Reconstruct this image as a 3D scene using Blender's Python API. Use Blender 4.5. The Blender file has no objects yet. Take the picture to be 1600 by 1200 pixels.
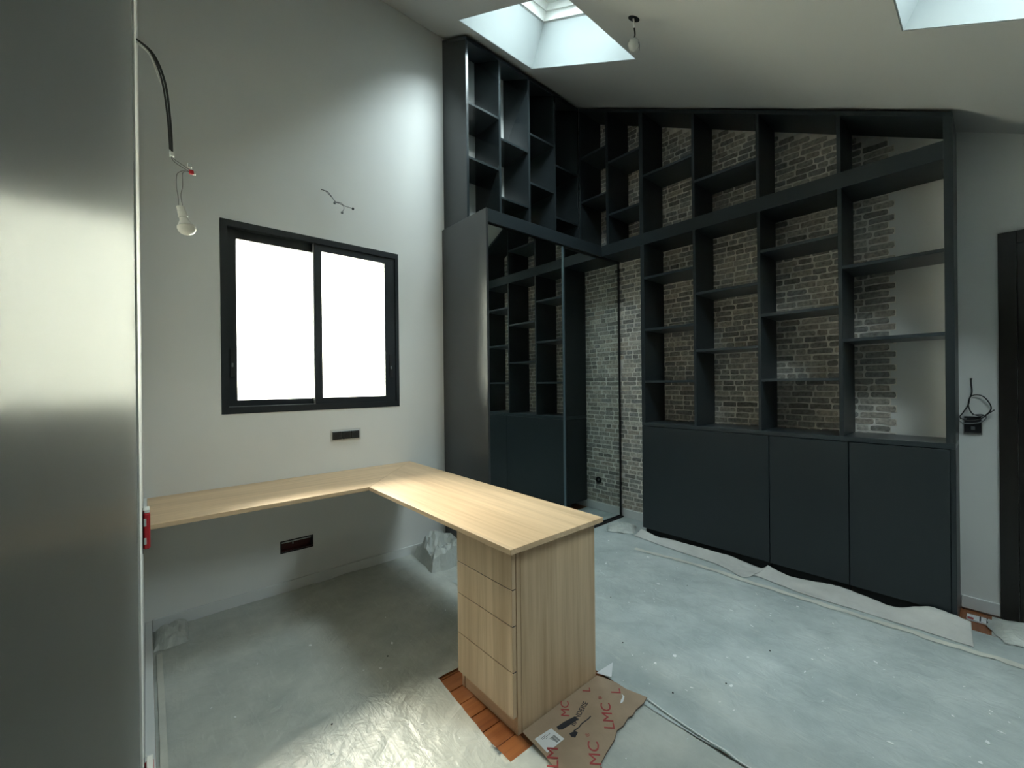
import bpy, bmesh, math, random
from mathutils import Vector, Matrix, noise

random.seed(7)
S = bpy.context.scene
COL = S.collection
R = math.radians

# ------------------------------------------------------------------ camera
CAMH = 1.373
F_PX, YAW, PITCH, ROLL = 657.5, 0.7166, -0.0012, -0.0107
cam_d = bpy.data.cameras.new('camera'); cam = bpy.data.objects.new('camera', cam_d); COL.objects.link(cam)
cam_d.sensor_fit = 'HORIZONTAL'; cam_d.sensor_width = 36.0; cam_d.lens = F_PX / 1600 * 36.0
cam_d.clip_start = 0.01; cam_d.clip_end = 200
fw = Vector((math.sin(YAW) * math.cos(PITCH), math.cos(YAW) * math.cos(PITCH), math.sin(PITCH)))
rt = Vector((math.cos(YAW), -math.sin(YAW), 0)); up = rt.cross(fw)
cr, sr = math.cos(ROLL), math.sin(ROLL)
r2 = cr * rt + sr * up; u2 = -sr * rt + cr * up
cam.matrix_world = Matrix(((r2.x, u2.x, -fw.x, 0), (r2.y, u2.y, -fw.y, 0), (r2.z, u2.z, -fw.z, CAMH), (0, 0, 0, 1)))
S.camera = cam

# ------------------------------------------------------------------ sky, daylight at the window, exposure
world = bpy.data.worlds.new('overcast_sky'); S.world = world; world.use_nodes = True
bg = world.node_tree.nodes['Background']
bg.inputs[0].default_value = (0.83, 0.955, 1.0, 1); bg.inputs[1].default_value = 12.0
S.view_settings.view_transform = 'Standard'; S.view_settings.look = 'None'
S.view_settings.gamma = 1.0; S.view_settings.use_curve_mapping = False
S.view_settings.exposure = 1.12
def area_light(name, loc, rot, sx, sy, power, color, portal=False):
    d = bpy.data.lights.new(name, 'AREA'); d.shape = 'RECTANGLE'; d.size = sx; d.size_y = sy
    d.energy = power; d.color = color
    o = bpy.data.objects.new(name, d); COL.objects.link(o); o.location = loc; o.rotation_euler = rot
    if portal: d.cycles.is_portal = True
    return o
# veiled sun, high beyond the window wall: soft warm light through the window onto desk and floor
sun_d = bpy.data.lights.new('veiled_sun', 'SUN'); sun_d.energy = 6.4; sun_d.angle = R(30); sun_d.color = (1.0, 0.83, 0.60)
sun = bpy.data.objects.new('veiled_sun', sun_d); COL.objects.link(sun); sun.location = (2, 8, 9)
sun.rotation_euler = Vector((.03, .66, .72)).to_track_quat('Z', 'Y').to_euler()
if hasattr(S.cycles, 'use_denoising'): S.cycles.use_denoising = True
S.cycles.max_bounces = 10; S.cycles.diffuse_bounces = 6; S.cycles.glossy_bounces = 5
S.cycles.transparent_max_bounces = 12; S.cycles.caustics_reflective = True; S.cycles.caustics_refractive = False
S.cycles.sample_clamp_indirect = 6.0

# ------------------------------------------------------------------ materials
def nodemat(name):
    m = bpy.data.materials.new(name); m.use_nodes = True
    nt = m.node_tree; b = nt.nodes['Principled BSDF']
    return m, nt, b
def plain(name, col, rough=0.5, metal=0.0, spec=0.5, bump=0.0, bscale=60, var=0.0, vscale=4):
    m, nt, b = nodemat(name)
    b.inputs['Base Color'].default_value = (*col, 1); b.inputs['Roughness'].default_value = rough
    b.inputs['Metallic'].default_value = metal; b.inputs['Specular IOR Level'].default_value = spec
    g = nt.nodes.new('ShaderNodeNewGeometry')
    if bump:
        n = nt.nodes.new('ShaderNodeTexNoise'); n.inputs['Scale'].default_value = bscale; n.inputs['Detail'].default_value = 4
        bp = nt.nodes.new('ShaderNodeBump'); bp.inputs['Strength'].default_value = bump; bp.inputs['Distance'].default_value = 0.004
        nt.links.new(g.outputs['Position'], n.inputs['Vector']); nt.links.new(n.outputs['Fac'], bp.inputs['Height'])
        nt.links.new(bp.outputs['Normal'], b.inputs['Normal'])
    if var:
        n = nt.nodes.new('ShaderNodeTexNoise'); n.inputs['Scale'].default_value = vscale; n.inputs['Detail'].default_value = 5
        rp = nt.nodes.new('ShaderNodeValToRGB')
        rp.color_ramp.elements[0].position = .3; rp.color_ramp.elements[1].position = .7
        rp.color_ramp.elements[0].color = (*[c * (1 - var) for c in col], 1)
        rp.color_ramp.elements[1].color = (*[min(1, c * (1 + var)) for c in col], 1)
        nt.links.new(g.outputs['Position'], n.inputs['Vector']); nt.links.new(n.outputs['Fac'], rp.inputs['Fac'])
        nt.links.new(rp.outputs['Color'], b.inputs['Base Color'])
    return m
def wood(name, axis, dark, light, rough=0.42, sc=1.0, tex='Object'):
    m, nt, b = nodemat(name)
    tc = nt.nodes.new('ShaderNodeTexCoord'); mp = nt.nodes.new('ShaderNodeMapping')
    s = [34 * sc] * 3; s[axis] = 1.3 * sc; mp.inputs['Scale'].default_value = s
    n1 = nt.nodes.new('ShaderNodeTexNoise'); n1.inputs['Scale'].default_value = 1; n1.inputs['Detail'].default_value = 7; n1.inputs['Distortion'].default_value = .6
    mp2 = nt.nodes.new('ShaderNodeMapping'); s2 = [9 * sc] * 3; s2[axis] = .5 * sc; mp2.inputs['Scale'].default_value = s2
    n2 = nt.nodes.new('ShaderNodeTexNoise'); n2.inputs['Scale'].default_value = 1; n2.inputs['Detail'].default_value = 3
    mp3 = nt.nodes.new('ShaderNodeMapping'); s3 = [160 * sc] * 3; s3[axis] = 6 * sc; mp3.inputs['Scale'].default_value = s3
    n3 = nt.nodes.new('ShaderNodeTexNoise'); n3.inputs['Scale'].default_value = 1; n3.inputs['Detail'].default_value = 2
    src = tc.outputs[tex]
    for q in (mp, mp2, mp3): nt.links.new(src, q.inputs['Vector'])
    for q, n in ((mp, n1), (mp2, n2), (mp3, n3)): nt.links.new(q.outputs['Vector'], n.inputs['Vector'])
    a = nt.nodes.new('ShaderNodeMath'); a.operation = 'MULTIPLY_ADD'; a.inputs[1].default_value = .5
    nt.links.new(n1.outputs['Fac'], a.inputs[0])
    a2 = nt.nodes.new('ShaderNodeMath'); a2.operation = 'MULTIPLY'; a2.inputs[1].default_value = .35; nt.links.new(n2.outputs['Fac'], a2.inputs[0])
    nt.links.new(a2.outputs[0], a.inputs[2])
    a3 = nt.nodes.new('ShaderNodeMath'); a3.operation = 'MULTIPLY_ADD'; a3.inputs[1].default_value = .15
    nt.links.new(n3.outputs['Fac'], a3.inputs[0]); nt.links.new(a.outputs[0], a3.inputs[2])
    rp = nt.nodes.new('ShaderNodeValToRGB'); rp.color_ramp.elements[0].position = .36; rp.color_ramp.elements[1].position = .64
    rp.color_ramp.elements[0].color = (*dark, 1); rp.color_ramp.elements[1].color = (*light, 1)
    nt.links.new(a3.outputs[0], rp.inputs['Fac']); nt.links.new(rp.outputs['Color'], b.inputs['Base Color'])
    b.inputs['Roughness'].default_value = rough
    bp = nt.nodes.new('ShaderNodeBump'); bp.inputs['Strength'].default_value = .08; bp.inputs['Distance'].default_value = .002
    nt.links.new(n3.outputs['Fac'], bp.inputs['Height']); nt.links.new(bp.outputs['Normal'], b.inputs['Normal'])
    return m
M = {}
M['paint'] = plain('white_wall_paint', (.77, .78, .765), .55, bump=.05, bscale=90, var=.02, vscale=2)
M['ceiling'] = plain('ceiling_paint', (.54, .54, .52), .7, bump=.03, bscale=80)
def satin_grey():
    m, nt, b = nodemat('satin_grey_paint'); out = nt.nodes['Material Output']; nt.nodes.remove(b)
    d = nt.nodes.new('ShaderNodeBsdfDiffuse'); d.inputs[0].default_value = (.13, .138, .136, 1)
    g = nt.nodes.new('ShaderNodeBsdfGlossy'); g.inputs['Roughness'].default_value = .26; g.inputs[0].default_value = (1, 1, 1, 1)
    n = nt.nodes.new('ShaderNodeTexNoise'); n.inputs['Scale'].default_value = 420; n.inputs['Detail'].default_value = 3
    ge = nt.nodes.new('ShaderNodeNewGeometry'); nt.links.new(ge.outputs['Position'], n.inputs['Vector'])
    bp = nt.nodes.new('ShaderNodeBump'); bp.inputs['Strength'].default_value = .06; bp.inputs['Distance'].default_value = .001
    nt.links.new(n.outputs['Fac'], bp.inputs['Height']); nt.links.new(bp.outputs[0], g.inputs['Normal'])
    fr = nt.nodes.new('ShaderNodeFresnel'); fr.inputs['IOR'].default_value = 1.35
    k_ = nt.nodes.new('ShaderNodeMath'); k_.operation = 'MULTIPLY'; k_.inputs[1].default_value = .20; nt.links.new(fr.outputs[0], k_.inputs[0])
    x = nt.nodes.new('ShaderNodeMixShader'); nt.links.new(k_.outputs[0], x.inputs[0])
    nt.links.new(d.outputs[0], x.inputs[1]); nt.links.new(g.outputs[0], x.inputs[2]); nt.links.new(x.outputs[0], out.inputs['Surface'])
    return m
M['greywall'] = satin_grey()
M['trim'] = plain('white_trim', (.74, .76, .76), .4)
M['black'] = plain('anthracite_laminate', (.0175, .0245, .028), .40, spec=.45, bump=.03, bscale=300)
M['blackedge'] = plain('anthracite_edge', (.028, .038, .043), .30, spec=.5)
M['blackside'] = plain('anthracite_satin', (.030, .034, .036), .38, spec=1.0, bump=.02, bscale=300)
M['blackgloss'] = plain('anthracite_glossy_edge', (.024, .031, .034), .20, spec=.6)
M['shadow'] = plain('black_plinth_gap_shade', (.010, .011, .012), .5)  # black parts, and the shade put into the drawer gaps
M['alu'] = plain('anthracite_aluminium', (.016, .020, .024), .35, spec=.5)
M['alu2'] = plain('grey_gasket', (.20, .21, .22), .45)
M['steelblue'] = plain('blue_grey_aluminium', (.16, .22, .26), .30, metal=.6)
M['mirror'] = plain('mirror_glass', (.72, .78, .77), .012, metal=1.0)
M['lining'] = plain('dimmed_shaft_lining', (.34, .375, .375), .6)  # greyed to stand in for less light in the white shaft
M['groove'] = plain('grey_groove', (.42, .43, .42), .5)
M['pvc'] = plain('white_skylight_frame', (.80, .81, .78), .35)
M['oakx'] = wood('oak_grain_x', 0, (.56, .385, .225), (.76, .56, .36))
M['oaky'] = wood('oak_grain_y', 1, (.56, .385, .225), (.76, .56, .36))
M['oakz'] = wood('oak_grain_z', 2, (.44, .30, .175), (.66, .49, .32))
M['parquet'] = wood('merbau_parquet', 0, (.20, .062, .020), (.36, .135, .045), .30)
M['door'] = wood('dark_wenge_door', 2, (.010, .008, .007), (.019, .015, .012), .35)
M['whiteplastic'] = plain('white_plastic', (.78, .78, .74), .35)
M['opal'] = plain('opal_bulb', (.85, .82, .74), .3)
M['cable'] = plain('black_cable', (.015, .015, .016), .45)
M['greycable'] = plain('grey_cable', (.20, .21, .21), .45)
M['wire'] = plain('thin_grey_wire', (.12, .12, .12), .4)
M['redbox'] = plain('red_plastic', (.55, .02, .03), .35)
M['darkred'] = plain('dark_red_plastic', (.07, .014, .012), .5)
M['socket'] = plain('black_socket', (.018, .019, .021), .35)
M['metal'] = plain('galvanised_metal', (.45, .46, .46), .3, metal=.9)
M['plaster'] = plain('rough_plaster_edge', (.62, .62, .60), .8, bump=.4, bscale=120)
M['label'] = plain('white_label_paper', (.74, .76, .78), .5)
M['ink'] = plain('black_ink', (.02, .022, .03), .6)
M['redink'] = plain('red_print', (.36, .05, .05), .65)
M['clear'] = plain('clear_plastic', (.62, .66, .64), .25)
def cap_mat():
    m, nt, b = nodemat('clear_cap_plastic'); out = nt.nodes['Material Output']
    b.inputs['Base Color'].default_value = (.8, .82, .78, 1); b.inputs['Roughness'].default_value = .15
    t = nt.nodes.new('ShaderNodeBsdfTransparent'); x = nt.nodes.new('ShaderNodeMixShader'); x.inputs[0].default_value = .55
    nt.links.new(b.outputs[0], x.inputs[1]); nt.links.new(t.outputs[0], x.inputs[2]); nt.links.new(x.outputs[0], out.inputs['Surface'])
    return m
M['cap'] = cap_mat()
M['flake'] = plain('white_plaster_flake', (.90, .92, .92), .6)
M['dirt'] = plain('dark_crumb', (.05, .05, .05), .7)
M['tape'] = plain('pale_tape', (.66, .66, .60), .45, bump=.3, bscale=40, var=.08, vscale=12)
M['mortar'] = plain('mortar', (.84, .81, .75), .85, bump=.6, bscale=160, var=.18, vscale=14)

def glass_mat():
    m, nt, b = nodemat('clear_window_glass'); out = nt.nodes['Material Output']
    t = nt.nodes.new('ShaderNodeBsdfTransparent'); t.inputs[0].default_value = (.95, .97, .96, 1)
    g = nt.nodes.new('ShaderNodeBsdfGlossy'); g.inputs['Roughness'].default_value = .02
    f = nt.nodes.new('ShaderNodeFresnel'); f.inputs['IOR'].default_value = 1.35
    x = nt.nodes.new('ShaderNodeMixShader')
    nt.links.new(f.outputs[0], x.inputs[0]); nt.links.new(t.outputs[0], x.inputs[1]); nt.links.new(g.outputs[0], x.inputs[2])
    nt.links.new(x.outputs[0], out.inputs['Surface']); nt.nodes.remove(b)
    return m
M['glass'] = glass_mat()

def brick_mat():
    m, nt, b = nodemat('grey_brown_brick')
    oi = nt.nodes.new('ShaderNodeObjectInfo'); g = nt.nodes.new('ShaderNodeNewGeometry')
    ad = nt.nodes.new('ShaderNodeMath'); ad.operation = 'ADD'; fr = nt.nodes.new('ShaderNodeMath'); fr.operation = 'FRACT'
    nt.links.new(oi.outputs['Random'], ad.inputs[0]); nt.links.new(g.outputs['Random Per Island'], ad.inputs[1]); nt.links.new(ad.outputs[0], fr.inputs[0])
    rp = nt.nodes.new('ShaderNodeValToRGB'); cr_ = rp.color_ramp
    cr_.elements[0].position = 0; cr_.elements[0].color = (.20, .192, .175, 1)
    cr_.elements[1].position = 1; cr_.elements[1].color = (.56, .53, .47, 1)
    for p, c in ((.3, (.38, .36, .32, 1)), (.5, (.27, .27, .26, 1)), (.7, (.47, .44, .385, 1)), (.86, (.41, .36, .305, 1))):
        e = cr_.elements.new(p); e.color = c
    n = nt.nodes.new('ShaderNodeTexNoise'); n.inputs['Scale'].default_value = 45; n.inputs['Detail'].default_value = 6
    nt.links.new(g.outputs['Position'], n.inputs['Vector'])
    mr = nt.nodes.new('ShaderNodeMapRange'); mr.inputs['From Min'].default_value = .3; mr.inputs['From Max'].default_value = .75
    mr.inputs['To Min'].default_value = .62; mr.inputs['To Max'].default_value = 1.5
    nt.links.new(n.outputs['Fac'], mr.inputs['Value'])
    mx = nt.nodes.new('ShaderNodeMixRGB'); mx.blend_type = 'MULTIPLY'; mx.inputs['Fac'].default_value = 1
    nt.links.new(fr.outputs[0], rp.inputs['Fac']); nt.links.new(rp.outputs['Color'], mx.inputs[1]); nt.links.new(mr.outputs[0], mx.inputs[2])
    nt.links.new(mx.outputs[0], b.inputs['Base Color']); b.inputs['Roughness'].default_value = .8
    bp = nt.nodes.new('ShaderNodeBump'); bp.inputs['Strength'].default_value = .5; bp.inputs['Distance'].default_value = .004
    nt.links.new(n.outputs['Fac'], bp.inputs['Height']); nt.links.new(bp.outputs['Normal'], b.inputs['Normal'])
    return m
M['brick'] = brick_mat()

def film_mat(name, c0, c1, rough=.36, rot=0.0, crease=1.0):
    m, nt, b = nodemat(name)
    g = nt.nodes.new('ShaderNodeNewGeometry')
    n = nt.nodes.new('ShaderNodeTexNoise'); n.inputs['Scale'].default_value = 3.2; n.inputs['Detail'].default_value = 8; n.inputs['Roughness'].default_value = .65
    nt.links.new(g.outputs['Position'], n.inputs['Vector'])
    rp = nt.nodes.new('ShaderNodeValToRGB'); rp.color_ramp.elements[0].position = .35; rp.color_ramp.elements[1].position = .66
    rp.color_ramp.elements[0].color = (*c0, 1); rp.color_ramp.elements[1].color = (*c1, 1)
    nt.links.new(n.outputs['Fac'], rp.inputs['Fac'])
    # pale scratches, stretched along the sheet
    mp = nt.nodes.new('ShaderNodeMapping'); mp.inputs['Rotation'].default_value = (0, 0, rot); mp.inputs['Scale'].default_value = (34, 5, 10)
    nt.links.new(g.outputs['Position'], mp.inputs['Vector'])
    n4 = nt.nodes.new('ShaderNodeTexNoise'); n4.inputs['Scale'].default_value = 1; n4.inputs['Detail'].default_value = 6; n4.inputs['Distortion'].default_value = 1.2
    nt.links.new(mp.outputs[0], n4.inputs['Vector'])
    r4 = nt.nodes.new('ShaderNodeMapRange'); r4.inputs['From Min'].default_value = .60; r4.inputs['From Max'].default_value = .80
    nt.links.new(n4.outputs['Fac'], r4.inputs['Value'])
    mx = nt.nodes.new('ShaderNodeMixRGB'); mx.inputs[2].default_value = (.66, .68, .64, 1)
    sc = nt.nodes.new('ShaderNodeMath'); sc.operation = 'MULTIPLY'; sc.inputs[1].default_value = .6
    nt.links.new(r4.outputs[0], sc.inputs[0]); nt.links.new(sc.outputs[0], mx.inputs['Fac']); nt.links.new(rp.outputs['Color'], mx.inputs[1])
    nt.links.new(mx.outputs[0], b.inputs['Base Color']); b.inputs['Roughness'].default_value = rough; b.inputs['Specular IOR Level'].default_value = .5
    # fine crumples
    w = nt.nodes.new('ShaderNodeTexNoise'); w.inputs['Scale'].default_value = 11; w.inputs['Detail'].default_value = 4; w.inputs['Distortion'].default_value = .7
    nt.links.new(g.outputs['Position'], w.inputs['Vector'])
    ab = nt.nodes.new('ShaderNodeMath'); ab.operation = 'SUBTRACT'; ab.inputs[1].default_value = .5; nt.links.new(w.outputs['Fac'], ab.inputs[0])
    ab2 = nt.nodes.new('ShaderNodeMath'); ab2.operation = 'ABSOLUTE'; nt.links.new(ab.outputs[0], ab2.inputs[0])
    su = nt.nodes.new('ShaderNodeMath'); su.operation = 'MULTIPLY_ADD'; su.inputs[1].default_value = -2.0
    n5 = nt.nodes.new('ShaderNodeMath'); n5.operation = 'MULTIPLY'; n5.inputs[1].default_value = .35; nt.links.new(n4.outputs['Fac'], n5.inputs[0])
    nt.links.new(ab2.outputs[0], su.inputs[0]); nt.links.new(n5.outputs[0], su.inputs[2])
    bp = nt.nodes.new('ShaderNodeBump'); bp.inputs['Strength'].default_value = .46 * crease; bp.inputs['Distance'].default_value = .012
    nt.links.new(su.outputs[0], bp.inputs['Height']); nt.links.new(bp.outputs['Normal'], b.inputs['Normal'])
    return m
M['film'] = film_mat('protective_film', (.42, .455, .43), (.58, .60, .56), rot=.5)
M['film2'] = film_mat('protective_film_pale', (.40, .46, .46), (.56, .615, .61), rot=-.55)
M['film3'] = film_mat('crumpled_film', (.44, .47, .45), (.60, .63, .60), rough=.3, crease=1.3)
M['felt'] = film_mat('white_felt_paper', (.50, .50, .48), (.62, .62, .60), rough=.6, crease=.5)
M['card'] = plain('brown_cardboard', (.36, .265, .185), .7, bump=.25, bscale=60, var=.10, vscale=9)
M['cardedge'] = plain('torn_cardboard_edge', (.10, .07, .05), .8)

# ------------------------------------------------------------------ helpers
def box(bm, x0, x1, y0, y1, z0, z1, bev=0.0):
    v = [bm.verts.new((x, y, z)) for x in (x0, x1) for y in (y0, y1) for z in (z0, z1)]
    fs = [bm.faces.new([v[i] for i in f]) for f in ((0, 1, 3, 2), (4, 6, 7, 5), (0, 4, 5, 1), (2, 3, 7, 6), (0, 2, 6, 4), (1, 5, 7, 3))]
    if bev:
        es = list({e for f in fs for e in f.edges})
        bmesh.ops.bevel(bm, geom=es, offset=bev, segments=1, affect='EDGES')
def prism(bm, pts, w0, w1, fn):
    """extrude the 2D outline pts from w0 to w1; fn(u, v, w) -> xyz"""
    a = [bm.verts.new(fn(u, v, w0)) for u, v in pts]; b = [bm.verts.new(fn(u, v, w1)) for u, v in pts]
    n = len(pts); bm.faces.new(a[::-1]); bm.faces.new(b)
    for i in range(n): bm.faces.new((a[i], a[(i + 1) % n], b[(i + 1) % n], b[i]))
def slab(bm, us, vs, holes, w0, w1, fn):
    """plate over the grid us x vs with rectangular holes (u0,u1,v0,v1)"""
    us = sorted(set(us + [h[0] for h in holes] + [h[1] for h in holes])); vs = sorted(set(vs + [h[2] for h in holes] + [h[3] for h in holes]))
    A = [[bm.verts.new(fn(u, v, w0)) for v in vs] for u in us]; B = [[bm.verts.new(fn(u, v, w1)) for v in vs] for u in us]
    def solid(i, j):
        if i < 0 or j < 0 or i >= len(us) - 1 or j >= len(vs) - 1: return False
        cu, cv = (us[i] + us[i + 1]) / 2, (vs[j] + vs[j + 1]) / 2
        return not any(h[0] < cu < h[1] and h[2] < cv < h[3] for h in holes)
    for i in range(len(us) - 1):
        for j in range(len(vs) - 1):
            if not solid(i, j): continue
            bm.faces.new((A[i][j], A[i + 1][j], A[i + 1][j + 1], A[i][j + 1])); bm.faces.new((B[i][j], B[i][j + 1], B[i + 1][j + 1], B[i + 1][j]))
            for di, dj, p, q in ((-1, 0, (i, j), (i, j + 1)), (1, 0, (i + 1, j), (i + 1, j + 1)), (0, -1, (i, j), (i + 1, j)), (0, 1, (i, j + 1), (i + 1, j + 1))):
                if not solid(i + di, j + dj):
                    bm.faces.new((A[p[0]][p[1]], A[q[0]][q[1]], B[q[0]][q[1]], B[p[0]][p[1]]))
def spline(pts, n=8):
    pts = [Vector(p) for p in pts]; out = []
    for i in range(len(pts) - 1):
        p0 = pts[max(i - 1, 0)]; p1 = pts[i]; p2 = pts[i + 1]; p3 = pts[min(i + 2, len(pts) - 1)]
        for k in range(n):
            t = k / n
            out.append(.5 * ((2 * p1) + (p2 - p0) * t + (2 * p0 - 5 * p1 + 4 * p2 - p3) * t * t + (3 * p1 - p0 - 3 * p2 + p3) * t ** 3))
    out.append(pts[-1]); return out
def tube(bm, pts, r, seg=8, smooth=6):
    P = spline(pts, smooth) if len(pts) > 2 and smooth else [Vector(p) for p in pts]
    rings = []; prev = None
    for i, p in enumerate(P):
        d = (P[min(i + 1, len(P) - 1)] - P[max(i - 1, 0)]).normalized()
        if prev is None: a = d.orthogonal().normalized()
        else: a = (prev - d * prev.dot(d)).normalized()
        prev = a; b = d.cross(a)
        rings.append([bm.verts.new(p + r * (math.cos(t) * a + math.sin(t) * b)) for t in [2 * math.pi * k / seg for k in range(seg)]])
    for i in range(len(rings) - 1):
        for k in range(seg): bm.faces.new((rings[i][k], rings[i][(k + 1) % seg], rings[i + 1][(k + 1) % seg], rings[i + 1][k]))
    bm.faces.new(rings[0][::-1]); bm.faces.new(rings[-1])
def lathe(bm, prof, base, axis, seg=20):
    """prof: (radius, distance along axis)"""
    ax = Vector(axis).normalized(); a = ax.orthogonal().normalized(); b = ax.cross(a); base = Vector(base); rings = []
    for r, h in prof:
        rings.append([bm.verts.new(base + ax * h + max(r, 1e-4) * (math.cos(t) * a + math.sin(t) * b)) for t in [2 * math.pi * k / seg for k in range(seg)]])
    for i in range(len(rings) - 1):
        for k in range(seg): bm.faces.new((rings[i][k], rings[i][(k + 1) % seg], rings[i + 1][(k + 1) % seg], rings[i + 1][k]))
    bm.faces.new(rings[0][::-1]); bm.faces.new(rings[-1])
def origin(o):
    v = Vector(o.location)
    while o.parent: o = o.parent; v = v + Vector(o.location)
    return v
def mk(name, bm, mat, parent=None, at=None, smooth=False, local=False):
    """link bm (world coordinates) as one mesh object; parts sit on their parent's origin"""
    if not local:
        og = origin(parent) if parent else Vector(at if at else (0, 0, 0))
        if og.length: bmesh.ops.translate(bm, verts=bm.verts, vec=-og)
    bmesh.ops.recalc_face_normals(bm, faces=bm.faces)
    me = bpy.data.meshes.new(name); bm.to_mesh(me); bm.free()
    me.materials.append(M[mat])
    if smooth:
        for p in me.polygons: p.use_smooth = True
    o = bpy.data.objects.new(name, me); COL.objects.link(o)
    if parent: o.parent = parent
    elif not local: o.location = Vector(at if at else (0, 0, 0))
    return o
def mkbox(name, mat, parent, *b, bev=0.0015, at=None):
    bm = bmesh.new(); box(bm, *b, bev=bev); return mk(name, bm, mat, parent, at)
def tag(o, label, cat, group=None, kind=None):
    if label: o['label'] = label
    if cat: o['category'] = cat
    if group: o['group'] = group
    if kind: o['kind'] = kind
    return o
def thing(name, label, cat, loc, group=None):
    o = bpy.data.objects.new(name, None); COL.objects.link(o); o.location = loc; o.empty_display_size = .1
    return tag(o, label, cat, group)
def struct(o): o['kind'] = 'structure'; return o

# ------------------------------------------------------------------ the room
YA, XB = 3.10, 3.675                       # window wall, brick wall
SL = .505                                  # ceiling slope
def cz(y): return 4.345 + SL * (y - YA)
TH = math.atan(SL); NY, NZ = -math.sin(TH), math.cos(TH)
WN = dict(x0=.349, x1=1.517, z0=1.202, z1=2.405)
XL, XLN, YST = -.014, -.0185, 1.445        # far left wall, near grey wall, the step between them
YR = -2.2

bm = bmesh.new(); box(bm, -.4, 4.0, YR - .2, 3.35, -.2, 0)
floor = struct(mk('floor', bm, 'parquet'))
bm = bmesh.new()
slab(bm, [-.4, 3.95], [-.2, 4.75], [(WN['x0'], WN['x1'], WN['z0'], WN['z1']), (.668, .856, .272, .338)], YA, YA + .25, lambda u, v, w: (u, w, v))
wall_back = struct(mk('wall_back', bm, 'paint'))
bm = bmesh.new(); prism(bm, [(YR - .2, -.2), (YA, -.2), (YA, cz(YA) + .2), (YR - .2, cz(YR - .2) + .2)], XB, XB + .25, lambda u, v, w: (w, u, v))
wall_right = struct(mk('wall_right', bm, 'paint'))
bm = bmesh.new(); prism(bm, [(YST, -.2), (YA, -.2), (YA, cz(YA) + .2), (YST, cz(YST) + .2)], XL - .3, XL, lambda u, v, w: (w, u, v))
wall_left = struct(mk('wall_left', bm, 'paint'))
bm = bmesh.new(); prism(bm, [(YR - .2, -.2), (YST - .001, -.2), (YST - .001, cz(YST) + .2), (YR - .2, cz(YR - .2) + .2)], XLN - .3, XLN, lambda u, v, w: (w, u, v))
wall_near = struct(mk('wall_left_grey', bm, 'greywall'))
bm = bmesh.new(); box(bm, -.4, 3.95, YR - .2, YR, -.2, cz(YR) + .1)
wall_rear = struct(mk('wall_rear', bm, 'greywall'))
SK = [(1.797, 2.567, 1.605, 2.640), (1.768, 2.538, -.775, .262)]
def roof(u, v, w): return (u, v + NY * w, cz(v) + NZ * w)
SHAFT = .335
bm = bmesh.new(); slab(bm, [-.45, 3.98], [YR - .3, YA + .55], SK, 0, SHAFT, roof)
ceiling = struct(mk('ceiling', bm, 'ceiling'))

# assumed pale house front and ground, added to warm the window light, seen only as glare through the window
M['facade_added'] = plain('cream_render_added', (.88, .79, .64), .8)
bm = bmesh.new(); box(bm, -14, 18, 9.0, 9.4, -3.2, 5.2); struct(mk('wall_outside_added', bm, 'facade_added'))
bm = bmesh.new(); box(bm, -14, 18, 3.6, 8.99, -3.4, -3.2); struct(mk('ground_outside_added', bm, 'facade_added'))

# skylights: stepped white frame, sash, dark gasket and pane at the top of each shaft
def skylight(n, h):
    cx, cy = (h[0] + h[1]) / 2, (h[2] + h[3]) / 2; hw, hl = (h[1] - h[0]) / 2, (h[3] - h[2]) / 2 / math.cos(TH)
    root = bpy.data.objects.new('window_%d' % n, None); COL.objects.link(root); struct(root)
    root.location = (cx, cy, cz(cy)); root.rotation_euler = (TH, 0, 0)
    def ring(name, mat, i0, i1, w0, w1):
        bm = bmesh.new()
        slab(bm, [-hw + i0, hw - i0], [-hl + i0, hl - i0], [(-hw + i1, hw - i1, -hl + i1, hl - i1)], w0, w1, lambda u, v, w: (u, v, w))
        return mk(name, bm, mat, root, local=True)
    ring('lining', 'lining', .0008, .006, .002, SHAFT + .0005)  # added boards, darker than the white shaft to tone down its brightness
    ring('lining_groove', 'groove', -.02, .008, SHAFT + .001, SHAFT + .010)
    ring('window_frame', 'pvc', -.03, .016, SHAFT + .010, SHAFT + .075)
    ring('window_frame', 'pvc', -.03, .030, SHAFT + .075, SHAFT + .125)
    ring('sash', 'pvc', -.03, .075, SHAFT + .126, SHAFT + .185)
    ring('gasket', 'cable', .05, .080, SHAFT + .185, SHAFT + .192)
    bm = bmesh.new(); box(bm, -hw - .02, hw + .02, -hl - .02, hl + .02, SHAFT + .193, SHAFT + .199)
    mk('pane', bm, 'glass', root, local=True)
skylight(2, SK[0]); skylight(3, SK[1])

# light portals in the three openings (they give no light of their own)
for h in SK:
    cy_ = (h[2] + h[3]) / 2; p_ = roof((h[0] + h[1]) / 2, cy_, SHAFT + .23)
    area_light('skylight_portal', p_, (TH, 0, 0), h[1] - h[0] + .02, (h[3] - h[2]) / math.cos(TH) + .02, 1, (1, 1, 1), True)
area_light('window_portal', (.933, YA + .24, 1.803), (R(-90), 0, 0), 1.16, 1.20, 1, (1, 1, 1), True)

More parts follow.
